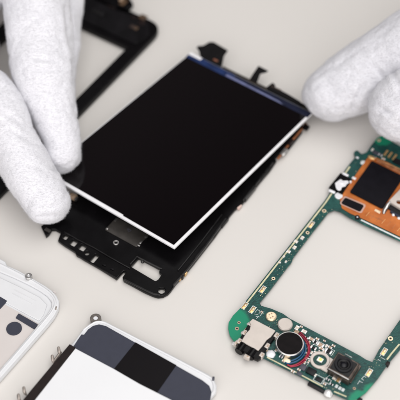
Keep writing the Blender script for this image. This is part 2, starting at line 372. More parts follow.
# ------------------------------------------------------------------ circuit board
t = Root('circuit_board', P(300,300), 'green U-shaped phone circuit board with coin motor, camera and orange flex', 'circuit board')
HB = 2.2
uv, inv = frame_axes(P(240,308.5,HB), -34.0)
bl = pix([(228.2,328),(228.6,322.5),(233,315.5),(240,308.5),(325,200),(346,168.6),(351.5,161.5),(355.5,157),(353.6,152.4),(357,149.6),(361.5,154.2),(366.5,152.4),
          (371.5,145),(377,138),(382,135.4),(386.5,136),(389.5,139.5),(392.5,141.8),(400,146)], HB)
bl += [uv(56,94), uv(57,90), uv(57,20)] + pix([(400,349.5),(388,363.5),(378,378),(366,392),(357,398.5),(350,400),(345,398),(325,389.3),(310,380.6),(266,358.6),(240,345),(233.5,340),(229.8,335)], HB)
wp = pix([(400,240),(370,226.5),(350,217),(341,211.2),(334.5,209.2),(328.6,211.6),(323,219),(314,230),(293.5,257),(291.5,262),(287.6,266.5),(270.6,289),(259.3,302.6),(261.5,305.8),(271,308.5),
          (283,313.6),(290,318.6),(325,337),(360,355.6),(366,359.5),(372.4,362),(379,349.6),(400,319.6)], HB)
e1, e2 = inv(wp[-1]), inv(wp[0])
wp += [uv(e1[0]+1, e1[1]+22), uv(e2[0]+9, e2[1]+2), ]
pcb = plate('board', rounded(bl, .9, 4), 1.2, HB, 'pcb', t, [wp], .06)
Z = HB+.004
def bright_corners(m, base):
    nt = m.node_tree; b = nt.nodes['Principled BSDF']; prev = b.inputs['Base Color'].links[0].from_socket
    tc = nt.nodes.new('ShaderNodeTexCoord'); n = nt.nodes.new('ShaderNodeTexNoise'); n.inputs['Scale'].default_value = 380; nt.links.new(tc.outputs['Object'], n.inputs['Vector'])
    for (x, y, r_) in ((231,323,7.2),(236,334,4.4),(360,401,4.2),(372,391,3.0),(382,137,4.6)):
        c = (P(x, y, HB)-base)*S
        d = nt.nodes.new('ShaderNodeVectorMath'); d.operation = 'DISTANCE'; nt.links.new(tc.outputs['Object'], d.inputs[0]); d.inputs[1].default_value = c
        a = nt.nodes.new('ShaderNodeMath'); a.operation = 'MULTIPLY_ADD'; a.inputs[1].default_value = .0022; nt.links.new(n.outputs['Fac'], a.inputs[0]); nt.links.new(d.outputs['Value'], a.inputs[2])
        mr = nt.nodes.new('ShaderNodeMapRange'); mr.inputs['From Min'].default_value = (r_+1.7)*S; mr.inputs['From Max'].default_value = (r_+.3)*S
        nt.links.new(a.outputs[0], mr.inputs['Value'])
        mx = nt.nodes.new('ShaderNodeMix'); mx.data_type = 'RGBA'; nt.links.new(mr.outputs['Result'], mx.inputs[0]); nt.links.new(prev, mx.inputs[6]); mx.inputs[7].default_value = (.001,.215,.115,1)
        prev = mx.outputs[2]
    nt.links.new(prev, b.inputs['Base Color'])
bright_corners(M['pcb'], t.w)
rib('edge_contact', [(349.8,166.5),(325.6,202.5),(301,234),(280,260.5),(243.6,307)], .62, HB, Z+.05, 'pcb_edge', t)
rib('edge_contact', [(267,357.2),(290,369),(323,386.6)], .5, HB, Z+.05, 'pcb_edge', t)
rib('edge_contact', [(334,391.4),(346.5,396.6)], .5, HB, Z+.05, 'pcb_edge', t)
rib('edge_contact', [(399.5,344),(391.5,353.5),(387,359.5)], .6, HB, Z+.05, 'pcb_edge', t)
rib('edge_contact', [(361,219.8),(380,229),(402,239.6)], .7, HB, Z+.15, 'silk', t)
# plated holes
for x, y, r in ((324.2,210.8,.85),(307.6,232.6,.75),(273.4,278.4,.75),(390.5,338.4,.95),(354.3,388.3,.55),(379,140.2,.8),(239,322.5,.6),(237,328.5,.75)):
    m = 'tan' if x in (354.3, 239, 237) else 'pale_gold'
    ring('plated_hole', x, y, HB, Z+.09, r*.45, r, m, t, 24); disc('hole_core', x, y, HB, Z+.03, r*.44, 'chip', t, .01, 16)
# spring contacts: gold leaf inside a printed white outline
def contact(x, y, L=3.1, w=1.25, ang=A0):
    pd = box('contact_pad', x, y, HB, Z+.06, w+.45, L+.35, 'silk', t, ang, .04)
    box('contact_leaf', x, y, Z+.06, Z+.34, w*.9, L*.92, 'gold', pd, ang, .1)
    box('contact_tip', x+.9, y-1.0, Z+.3, Z+.75, w*.5, L*.35, 'pale_gold', pd, ang, .1)
for x, y in ((311.2,224.6),(262.6,289.4),(244.6,305.6),(252.4,309.6),(384,351.6),(369,372.6)): contact(x, y)
contact(241.5,310.5,1.2,.6) if False else None
# small ceramic parts: tan body with two bright solder ends
def cap(x, y, w=1.3, d=.75, h=.55, m='tan', ang=A0, ends='solder'):
    b = box('capacitor', x, y, HB, HB+h, w, d, m, t, ang, .06)
    if ends:
        a = Vector((math.cos(ang), math.sin(ang)))*w*.42
        for s in (-1, 1): box('end_cap', x, y, HB+.01, HB+h+.05, w*.27, d*1.12, ends, b, ang, .06, off=(a.x*s, a.y*s))
A1 = A0+math.pi/2
for i, (x, y) in enumerate(((302.3,237.6),(296,241.2),(294.6,247.2),(288.6,251.2),(283.8,256.2),(279.6,262),(286,261.4))):
    cap(x, y, 1.35 if i < 4 else .9, 1.15 if i < 4 else .7, .5, 'cream', A0 if i % 2 else A1)
for x, y, w, d, m, a in ((297,327.6,1.7,1.3,'cream',A1),(304.2,331.2,1.7,1.3,'cream',A0),(311.6,338.8,2.1,1.1,'tan',A0),(320.6,344.6,2.3,1.3,'tan',A0),(321.5,348.3,1.6,.8,'tan',A0),
        (328.6,351,2.3,1.5,'chip',A0),(330,347,1.4,.8,'tan',A0),(315.3,341.6,1.5,1.0,'chip',A0),(313.5,347.5,2.0,1.1,'chip',A0),(309.4,342,1.0,.6,'tan',A1),(338,380,1.9,1.1,'gold',A0),(334.6,378,1.4,1.0,'cream',A0),
        (306.5,358.5,1.0,.6,'cream',A1),(308.6,361.5,1.0,.6,'tan',A1),(311.8,352.5,1.1,.7,'cream',A1),(315.6,351.8,1.1,.6,'cream',A0),(293,371,1.2,.7,'tan',A0),
        (283,337.4,1.0,.7,'cream',A1),(301.5,326.4,.9,.6,'tan',A0),(324.5,340.5,.9,.5,'tan',A0),(262,311.6,.9,.5,'tan',A0),(283.5,360.8,1.0,.6,'tan',A0)):
    cap(x, y, w, d, .6, m, a)
box('chip', 303,367, HB, HB+.7, 2.3, 2.2, 'greychip', t); box('chip', 311.2,371, HB, HB+.9, 3.4, 2.5, 'chip', t); box('chip', 318.8,379.2, HB, HB+.3, 2.2,1.6,'chip',t)
for x, y, w, d, m, a in ((306.5,337.5,1.1,.7,'chip',A0),(317.5,338.6,1.2,.7,'tan',A0),(326.5,345.6,1.1,.7,'cream',A1),(333.6,345.4,1.2,.7,'tan',A0),(310,346.4,1.0,.6,'tan',A0),(318.6,351.2,1.0,.6,'chip',A1),
        (324.4,351.4,1.1,.7,'tan',A0),(306.6,352.8,.9,.6,'cream',A0),(309.6,357.6,1.1,.7,'chip',A1),(299,369.4,1.1,.7,'tan',A0),(315.6,375,1.0,.6,'cream',A1),(324.6,383.6,1.1,.7,'tan',A0),(331.6,384,1.1,.6,'chip',A0),
        (327.8,379,1.0,.7,'greychip',A0),(305,362.6,1.0,.6,'tan',A1),(278.6,345.4,1.0,.6,'cream',A0),(276,350,1.0,.7,'tan',A1),(281,356.6,1.2,.7,'greychip',A0)):
    cap(x, y, w, d, .55, m, a)
box('chip', 299.4,373.4, HB, HB+.5, 2.0, 1.2, 'greychip', t)
# silkscreen strokes
sk = []
def skbox(x, y, w, d):
    c = P(x, y, Z); f, _ = frame_axes(c, -33); return [f(-w/2,-d/2), f(w/2,-d/2), f(w/2,d/2), f(-w/2,d/2)]
def silk(boxes, seg=()):
    bm = bmesh.new()
    def st(a, b, w=.17):
        d = (b-a).normalized(); s = Vector((-d.y, d.x, 0))*w/2; e = d*w*.5
        bm.faces.new([bm.verts.new(Vector((p.x, p.y, Z))) for p in (a-e-s, b+e-s, b+e+s, a-e+s)])
    for bx in boxes:
        q = skbox(*bx)
        for i in range(4): st(q[i], q[(i+1) % 4])
    for s_ in seg: st(P(s_[0], s_[1], Z), P(s_[2], s_[3], Z))
    for k, f in enumerate(list(bm.faces)):
        for v in f.verts: v.co.z += .002+.0006*(k % 7)
    r = bmesh.ops.extrude_face_region(bm, geom=bm.faces[:])
    for q in r['geom']:
        if isinstance(q, bmesh.types.BMVert): q.co.z += .02
    bmesh.ops.recalc_face_normals(bm, faces=bm.faces); me = bpy.data.meshes.new('silkscreen'); bm.to_mesh(me); bm.free(); link('silkscreen', me, 'silk', t)
silk([(318.8,379.2,3.2,2.6),(327.5,381,2.2,1.8),(320.6,345,4.4,2.0),(329,351,3.4,2.4)],
     [(255,312.5,257.6,309.6),(257.6,309.6,259.6,310.8),(254.6,314,258,314.6),(259,313.5,261.4,311),(256,316.5,259.6,317),(260,316,262,313.4),(256.6,318.6,258.6,316.2),
      (361.6,378.8,364,376.2),(364,376.2,366,377.4),(361.6,378.8,363.6,380.2),(360.2,381.6,362.6,382.6),(357.6,384,359.8,380.6),
      (379.6,356.6,383,352.6),(381.6,357.6,385,359.6),(378,359.5,380.5,361),(326.5,377.6,329.5,375.4),(329.5,375.4,331.8,376.6),(307,354.5,309.4,351.6),(309.4,351.6,311.6,352.8),(307.6,364.6,309.6,361),
      (306,349.6,308.6,346.4),(312,356,313.4,353.6)])
def vias():
    bm = bmesh.new(); random.seed(21)
    zones = [((331,205),(262,297),4.2,70),((268,322),(345,392),11,60),((362,160),(335,205),5,18),((392,334),(366,378),5,24),((258,312),(350,361),2.5,50)]
    for (a, b, wd, n) in zones:
        for k in range(n):
            t_ = random.random(); s_ = random.uniform(-1, 1)*wd; dx, dy = b[0]-a[0], b[1]-a[1]; L = math.hypot(dx, dy)
            c = P(a[0]+dx*t_-dy/L*s_, a[1]+dy*t_+dx/L*s_, HB); r_ = random.uniform(.07,.15)
            bm.faces.new([bm.verts.new((c.x+r_*math.cos(q*math.pi/4), c.y+r_*math.sin(q*math.pi/4), HB+.012)) for q in range(8)])
    me = bpy.data.meshes.new('via_dots'); bm.to_mesh(me); bm.free(); link('via_dots', me, 'pcb_edge', t)
vias()
for x, y in ((336.6,386.2),(340,388.2),(343,389.8)): box('test_pad', x, y, HB, Z+.04, 1.0, 1.3, 'silk', t, bev=.02)
random.seed(9)
for k in range(34):      # fine solder points scattered between the bigger parts
    x = 306+k*1.45+random.uniform(-2,2); y = 335+k*.78+random.uniform(3,10)
    if 322 < x < 362 and y > 352: continue
    if (x-320)**2+(y-360)**2 < 110: continue
    box('solder_joint', x, y, HB, HB+.22, .45, .35, random.choice(['solder','cream','tan']), t, bev=.05)
# left edge: coin shaped pads, dots
o = disc('battery_contact', 271.2,315.6, HB, HB+1.0, 2.0, 'pale_gold', t, .35); 
for dx, dy in ((-1.8,-1),(1.6,.9),(.4,-2.2),(-.6,2.2)): disc('dimple', 271.2+dx,315.6+dy, HB+.98, HB+1.06, .3, 'tan', o, .02, 12)
disc('round_contact', 285.2,323.6, HB, HB+1.3, 2.75, 'jackmetal', t, .35)
blob('solder_dome', 270.8,353.2, HB, 1.65, 1.1, 'whiteblob', t, 2)
# headphone jack
j = pplate('headphone_jack', [(250.5,320),(277.5,333.6),(261,357),(258,358.6),(252,356),(237.6,347.6),(237.6,342)], HB-.9, HB+1.6, 'black', t, r=.4, bev=.25)
pplate('jack_cover', [(252.8,318.4),(275.6,330.4),(271,336.5),(266.8,339.6),(262.4,345.8),(258.4,350.4),(241.2,341),(246,333),(249.5,329.5),(250.8,324.5),(249.3,321.8)], HB+1.6, HB+2.3, 'jackmetal', j, r=.3, bev=.2)
def hcyl(name, x, y, z, L, r, m, par, ang):
    c = P(x, y, z); d = Vector((math.cos(ang), math.sin(ang), 0))*L/2
    bm = bmesh.new(); bmesh.ops.create_cone(bm, segments=28, radius1=r, radius2=r, depth=L, cap_ends=True)
    bmesh.ops.bevel(bm, geom=[e for e in bm.edges if len(e.link_faces) == 2 and e.calc_face_angle(0) > 1], offset=.15, segments=2, affect='EDGES')
    bmesh.ops.transform(bm, matrix=Matrix.Translation(c) @ Matrix.Rotation(ang, 4, 'Z') @ Matrix.Rotation(math.pi/2, 4, 'Y'), verts=bm.verts); autosmooth(bm, 40)
    me = bpy.data.meshes.new(name); bm.to_mesh(me); bm.free(); return link(name, me, m, par)
hcyl('barrel', 242,347.5, HB+.5, 4.6, 1.7, 'black', j, A1); hcyl('barrel', 252.5,353, HB+.5, 4.6, 1.7, 'black', j, A1)
hcyl('barrel_bore', 240,352.3, HB+.3, .4, 1.0, 'chip', j, A1)
for x, y, w, d in ((250.4,323.2,1.3,2.0),(244.4,332,1.3,2.2),(239.2,340.6,1.4,2.2),(276.6,334.8,1.5,2.2),(267.2,345.4,1.4,2.2),(261.8,354.4,1.4,1.9),(247,356,2.2,1.1),(235.8,342.6,1.0,1.6)):
    box('solder_leg', x, y, HB-.3, HB+1.75, w, d, 'jackmetal', j, bev=.2); box('leg_slot', x+.6, y+.4, HB+1.7, HB+1.82, w*.35, d*.5, 'tan', j, bev=.02)
    blob('solder_joint', x-1.5, y+.6, HB-.1, .8, .6, 'solder', t, x)
for x, y in ((262,352),(266,349.5),(277,338.5),(247,328.6)): blob('solder_joint', x, y, HB, .7, .7, 'pale_gold', t, x)
# coin vibration motor with its two wires
mo = disc('vibration_motor', 289.8,343.2, HB, HB+2.6, 5.15, 'steel', t, .25, 64)
disc('motor_cover', 289.8,343.2, HB+2.55, HB+2.68, 4.72, 'motor', mo, .03, 64)
box('motor_foot', 287,360.2, HB, HB+.8, 2.8, 1.7, 'pale_gold', mo, bev=.2); box('motor_foot', 296.5,331.6, HB, HB+1.2, 1.6, 1.6, 'tan', mo, bev=.2)
def wire(pts, m, r=.27): tube('motor_wire', [(*P(x, y, h), r) for x, y, h in pts], m, mo)
wire([(299,334,3.2),(303.5,338,3.6),(307.6,344.5,3.5),(308.3,351.5,3.2),(304.6,358.5,3),(298,363.6,2.9),(291,365.8,2.8),(287.6,364.8,2.7)], 'red')
wire([(300.2,332.4,3.0),(304.8,337,3.2),(308.9,343.6,3.0),(309.6,352,2.8),(305.6,360,2.7),(298.4,365.2,2.7),(290.6,366.8,2.6)], 'red', .24)
wire([(298.4,336,3.6),(302.6,340.4,3.9),(305.4,346,3.8),(305.2,352,3.4),(301.6,357.6,3.2),(295.6,361.6,3),(288.6,363.4,2.8),(285.6,362.4,2.7)], 'bluewire')
wire([(302,344,3.4),(303.6,349,3.3),(301.6,354.4,3.1),(296.4,358.8,3),(290,361.2,2.8)], 'bluewire', .27)
# flash ring and lamp
def oring():
    c = P(320,359.6,HB+.9); f, _ = frame_axes(c, -33); n = 40
    outer = [];
    for k in range(n):
        a = 2*math.pi*k/n; outer.append(Vector((c.x+3.55*math.cos(a), c.y+3.55*math.sin(a))))
    inner = [Vector((c.x+2.45*math.cos(2*math.pi*k/n), c.y+2.45*math.sin(2*math.pi*k/n))) for k in range(n)]
    r = plate('flash_ring', outer, HB, HB+.9, 'jackmetal', t, [inner], .15)
    plate('ring_bracket', [f(1.9,-3.1), f(5.6,-3.1), f(5.6,2.6), f(2.2,2.9), f(3.4,1.2), f(3.6,-.8)], HB+.1, HB+.8, 'jackmetal', r, (), .12)
    return r
orr = oring()
ld = box('flash_lamp', 320.2,359.4, HB, HB+.7, 2.1, 1.7, 'ledwhite', t, bev=.1); box('phosphor', 320.6,359.4, HB+.68, HB+.8, 1.1, 1.1, 'led', ld, bev=.05)
# camera module
cm = pplate('camera_module', [(338,351.4),(360,363.6),(349.4,380),(327.6,368)], HB, HB+4.2, 'camrim', t, r=.35, bev=.3)
c = P(344,364.6,HB+4.2); f, _ = frame_axes(c, -34)
pplate('camera_top', [(338.4,353.2),(357.8,363.9),(348.6,377.4),(329.8,367.4)], HB+4.2, HB+4.42, 'camblack', cm, r=.5, bev=.08)
lathe('lens_barrel', P(343.8,364.3,HB+4.6), [(2.15,HB+4.40),(3.3,HB+4.40),(3.3,HB+4.8),(3.15,HB+4.95),(2.5,HB+4.95),(2.15,HB+4.6)], 'chip', cm, 48)
lathe('lens_ring', P(343.8,364.3,HB+4.6), [(1.15,HB+4.42),(2.2,HB+4.42),(2.1,HB+4.75),(1.9,HB+4.8),(1.3,HB+4.62)], 'camblack', cm, 48)
lathe('lens', P(343.8,364.3,HB+4.6), [(0,HB+4.4),(1.2,HB+4.4),(1.2,HB+4.5),(.9,HB+4.62),(.5,HB+4.7),(0,HB+4.72)], 'lens', cm, 32)
rib('camera_edge', [(328.2,368.4),(349,379.5)], .28, HB+4.2, HB+4.5, 'steel', cm); rib('camera_edge', [(350,378.8),(360,363.8)], .25, HB+4.2, HB+4.45, 'camrim', cm)
rib('camera_edge', [(345,353.6),(352,357.4)], .22, HB+4.42, HB+4.6, 'steel', cm)
pplate('camera_base', [(326.5,369.5),(337.4,353),(361.5,366),(351,383)], HB, HB+.8, 'camrim', cm, bev=.1)
# underside pieces showing below the lower edge
box('edge_clip', 316.5,386.6, .5, 1.7, 6.5, 1.4, 'chip', t); blob('solder_dome', 328.4,392.4, 1.0, 1.6, 1.6, 'solder', t, 5)
box('edge_clip', 387.8,363.2, .9, HB+.3, 1.3, 1.6, 'brownblack', t); box('edge_clip',360,399,.5,1.6,1.6,1.2,'chip',t)
# side button block with white sealant
sb = pplate('button_block', [(340.6,172.6),(351.6,178.8),(342.4,194),(328.6,187.4)], HB, HB+1.0, 'black', t, r=.3)
pplate('button_contact', [(335,183),(340.6,178.8),(343,180.6),(348,180.4),(349,182.6),(346.6,184.2),(345.6,186.2),(342,187),(341,190),(338.8,190.6),(336.4,189),(335.6,186.5)], HB+1.0, HB+1.25, 'tin', sb, r=.5, bev=.1)
box('button_contact', 341.6,182.6, HB+1.25, HB+1.5, 1.8, 1.3, 'tin', sb, bev=.12)
box('button_contact', 345.6,174.2, HB+.6, HB+1.3, 2.6, 1.1, 'tin', t, bev=.3); box('button_contact', 332,191, HB+.4, HB+1.1, 2.7, 1.1, 'tin', t, bev=.3)
disc('button_contact', 338.8,195.4, HB, HB+.5, 1.6, 'tin', t, .15, 24); box('button_contact', 354,178, HB, HB+.5, 1.7, 1.2, 'tin', t, bev=.2)
box('button_contact', 357.4,157.4, HB, HB+.4, 1.1, .8, 'tin', t, bev=.15); box('button_contact', 350.6,181.4, HB, HB+1.15, .9, .9, 'tin', t, bev=.15)
blob('solder_dome', 363.2,162.4, HB, 1.1, .4, 'silk', t, 3, 1.1, 1.1)
# orange flex with black pads
of = pplate('flex_cable', [(340,199.5),(343.5,192.5),(366.8,158.6),(370.6,155.4),(376,157.2),(389,162.8),(402,170),(440,188),(440,258),(402,237.2),(384,228.6),(365,219.5),(350,213),(341.8,208)], HB, HB+.35, 'orange', t, r=.6, bev=.06)
pplate('black_pad', [(371.8,160.3),(404,176.4),(382.3,208.4),(349.6,191.6)], HB+.35, HB+1.0, 'slate', of, r=.9, bev=.18)
pplate('small_pad', [(344.4,195.6),(366.4,204.6),(361.4,213.4),(339.2,203.4)], HB+.35, HB+.75, mat('pink_rim',(.52,.33,.27),.45), of, r=1.0, bev=.15)
pplate('small_pad_top', [(345.2,197.2),(364.2,205.2),(360.2,211.6),(341.0,203.0)], HB+.75, HB+1.1, 'slate', of, r=.9, bev=.15)
blob('gold_blob', 371.4,157.0, HB+.35, 1.1, .7, 'gold', of, 4, 1.4, .9)
pplate('copper_band', [(377,158.6),(389,163.6),(402,169.6),(402,174.4),(388,167.6),(376.6,161.4)], HB+.35, HB+.6, 'copper', of, bev=.05)
for k in range(7): rib('trace', [(366+k*5.2,216.0+k*2.5),(369.5+k*5.3,212.0+k*2.4)], .16, HB+.35, HB+.39, 'gold' if k % 3 == 0 else 'copper', of)
rib('trace', [(374,157.6),(388,163.4),(401,169.2)], .25, HB+.6, HB+.68, 'gold', of)
pplate('gold_pad', [(375.4,208.8),(381,211.4),(379.6,213.6),(374.2,210.6)], HB+.35, HB+.55, 'pale_gold', of, bev=.05)
for k in range(4): rib('trace', [(368+k*3.4,213.6+k*1.4),(373+k*3.6,217.2+k*1.5)], .12, HB+.35, HB+.38, 'copper', of)
ring('rivet', 357.4,216.8, HB, HB+.7, .4, .95, 'chip', t, 20); blob('solder_joint', 357.4,217, HB+.3, .4, .4, 'whiteblob', t, 3)
# top right: gold contacts, grey chip area
for x, y in ((386,152.6),(390.2,154.6),(394.6,156.8)): box('contact_leaf', x, y, HB, HB+.5, .95, 3.3, 'gold', t, bev=.12)
box('chip', 376.6,153, HB, HB+.35, 3.2,1.8,'greychip',t); cap(380.4,154.6,1.4,.9,.5,'greychip'); cap(372.4,149.4,1.2,.8,.4,'cream',A1); cap(374.6,157,1.0,.6,.5,'chip'); cap(383.5,158.5,1.3,.8,.5,'tan')
box('chip', 398,161.5, HB, HB+.5, 4,2.6,'chip',t)
# metal card cage at the right edge
cg = pplate('card_cage', [(403,186),(388.6,201),(400,208),(440,228),(450,212)], HB+1.0, HB+2.4, 'jackmetal', t, holes=[circ(399.2,201.8,1.1,HB+2.4)], bev=.15)
pplate('cage_shade_plate', [(390,203.6),(400,209.5),(438,229),(436,232),(398,214),(388,208)], HB+.35, HB+1.0, 'chip', cg, bev=.05)  # black slab standing in for the shade under the cage
tube('cage_foot', [(*P(389.8,202.6,HB+1.9),.7),(*P(387.2,206,HB+1.5),.9),(*P(385,209.6,HB+.7),.95),(*P(383.8,212.8,HB+.5),.7)], 'steel', cg)
for x, y in ((393.6,214.4),(399.2,217.6),(405,220.6)): blob('solder_joint', x, y, HB+.35, .7, .6, 'whiteblob', of, x)
pplate('connector', [(392,205.6),(402,210.6),(402,219),(396,215.6),(390,212)], HB+.35, HB+.9, 'navy', of, bev=.1)

# ------------------------------------------------------------------ white front housing (bottom)
t = Root('phone_housing', P(120,380), 'white phone front housing with slate grey and black band at bottom edge', 'phone housing')
HW = 3.0
uv, inv = frame_axes(P(75,331,HW), -33)
rimpts = pix([(60,356),(66,348),(73,342.4),(77,337),(82,330),(88,325),(95,320.8),(102,320.2),(110,323.5),(140,338.8),(175,356.4),(209,374.2),(214,378.6),(216.6,385),(216.4,391)], HW)
far = [uv(56,-14), uv(52,-100), uv(0,-100)]
p1 = inv(rimpts[0]); rimpts += [uv(54.5,-12), uv(54.5,-80), uv(p1[0]-.6,-80)]
plate('housing_shell', rounded(rimpts, .6, 3), .3, HW, 'whitepl', t, (), .5)
fl = HW+.02
bandp = [(73,347),(77.5,340),(81.4,334.4),(84,334.6),(88,329.4),(93,325.8),(99,324.3),(106,326),(135,342.4),(176,365.4),(202.5,380.4),(209.3,385.8),(211.6,392),(210,401),(206,412),(199,414),(167.5,398.4),(150,390.4),(138,384),(114,369.4),(76,349.2)]
plate('foam_band', pix(bandp, HW+.25), HW, HW+.25, 'grey', t, (), .06)
pplate('black_label', [(135.4,342.2),(176.4,365.2),(156.6,393.6),(114,368.8)], HW+.25, HW+.34, mat('black_label',(.003,.002,.003),.4,spec=.12), t, bev=.02)
lines_ = [(75.4,348.4),(113.6,368.8),(139.4,383.8),(167.6,398.0),(215,423),(170,480),(-20,470)]
pplate('white_film', lines_, HW, HW+.6, 'film', t, bev=.08)
pplate('side_strip', [(69.6,344.0),(75.2,347.2),(41.4,391),(-30,480),(-42,480),(31.8,389)], HW, HW+1.0, 'brownblack', t, bev=.1)
tube('rim_bead', [(*P(x, y, HW+.1), .45) for x, y in ((84,330),(90,325.4),(97,322),(104,322.6),(112,326.4),(140,340.8),(175,358.8),(206,375.4),(211.5,379.4),(214,385),(213.8,392))], 'whitepl', t)
def grommet(x, y, z0, z1, r0, r1, m='bushing'):
    return ring('metal_bushing', x, y, z0, z1, r0, r1, m, t, 40)
grommet(95.6,318.0, .3, HW+.4, .85, 2.05)
disc('bushing_core', 95.6,318.0, .3, HW+.2, .84, 'whitepl', t, .02, 24)
for (x, y) in ((52.4,357.6),(58.8,349.4)):
    tube('spring_clip', [(*P(x+1.8,y+5,2.4),.45),(*P(x+.4,y+2.5,3.2),.6),(*P(x-.2,y-1.5,3.6),.55)], 'clip', t)
tube('spring_clip', [(*P(53.5,362,2.8),.5),(*P(57,357,2.8),.5),(*P(60.5,352.5,2.8),.5)], 'clip', t)
for (x, y) in ((18.6,396.5),(24.0,389.4)):
    tube('spring_clip', [(*P(x+1.8,y+5,2.4),.45),(*P(x+.4,y+2.5,3.2),.6),(*P(x-.2,y-1.5,3.6),.55)], 'clip', t)
box('corner_clip', 213.2,378.6, HW-1, HW+.6, .8, 1.8, 'greychip', t, ang=A0+.4, bev=.15); 

# ------------------------------------------------------------------ white back housing (left edge)
t = Root('back_housing', P(15,320), 'glossy white phone back cover with dark round and square pads, cut by the left edge', 'phone housing')
HX = 3.2
op = [(-30,242),(0,258.6),(5.5,261.6),(7,265.4),(17.5,269.6),(33,278.4),(45.5,285.6),(52,290.4),(56.6,295.6),(59.2,301),(58.4,307.5),(54,315.6),(47,324.4),(20,355.4),(0,378),(-30,412)]
opp = pix(op, HX)
uv, inv = frame_axes(P(59,303,HX), -33); 
q0 = inv(opp[-1]); q1 = inv(opp[0]); opp += [uv(-58, q0[1]), uv(-58, q1[1])]
base = plate('cover_shell', opp, .3, HX-.9, 'whitepl', t, (), .4)
inn = pix([(-30,256),(0,271.5),(14,277.4),(28,284),(40,290.6),(47.5,296),(51.6,301.6),(51.4,307),(46.6,314.6),(20,346),(0,369),(-30,402)], HX)
q0 = inv(inn[-1]); q1 = inv(inn[0]); inn += [uv(-54, q0[1]), uv(-54, q1[1])]
plate('cover_rim', opp, HX-.9, HX, 'whitepl', t, [inn], .35)
HI = HX-.85
tube('rim_bead', [(*P(x, y, HX-.1), .5) for x, y in ((-10,259.5),(0,264.5),(14,271.5),(30,280),(43,288),(51,294.4),(55,301.4),(53.6,309),(46,319.6),(20,350),(0,373),(-10,384))], 'whitepl', t)
pplate('inner_panel', [(-30,288),(5.8,305),(18,311.6),(39,323.8),(42.4,324),(0,371.5),(-30,400)], HX-.9, HI+.02, 'pinkfilm', t, bev=.02)
pplate('inner_step', [(-30,262),(0,277.5),(18,286),(40,297.4),(47,305),(43.4,315),(39,320.6),(18,309.4),(5.6,302.4),(-30,284)], HX-.9, HI+.4, 'whitepl', t, bev=.2)
def pad(pts, r=.25): pplate('foam_pad', pts, HI+.0, HI+.5, 'grey', t, r=r, bev=.08)
pad([(-12,291),(0,296.4),(7.2,300.8),(-1,309.6),(-14,303)])
pad([(18.6,313.2),(37.8,324.2),(34.4,329),(15.6,317.6)])
disc('foam_pad', 14,328.2, HI, HI+.5, 2.85, 'grey', t, .08, 40)
ring('metal_bushing', 28.6,275.6, HX-1.5, HX+1.4, .5, 1.35, 'steel', t, 28); disc('bushing_core', 28.6,276.2, HX-1.5, HX+.9, .5, 'whitepl', t, .02, 16)
box('edge_clip', 56,308, HX-.05, HX+.15, .5,1.5,'clip',t,ang=A0+.5); box('edge_clip', 54.6,291.6, HX-.4, HX+.3, 1.0,.5,'pinkfilm',t)
rib('mould_line', [(12,293),(22,298.6),(32,304)], .25, HI+.4, HI+.5, 'whitepl', t); rib('mould_line', [(14,289.6),(26,296),(36,301.4)], .25, HI+.4, HI+.5, 'whitepl', t)
rib('mould_line', [(4,366),(10,359.4)], .4, HX, HX+.12, 'film', t)

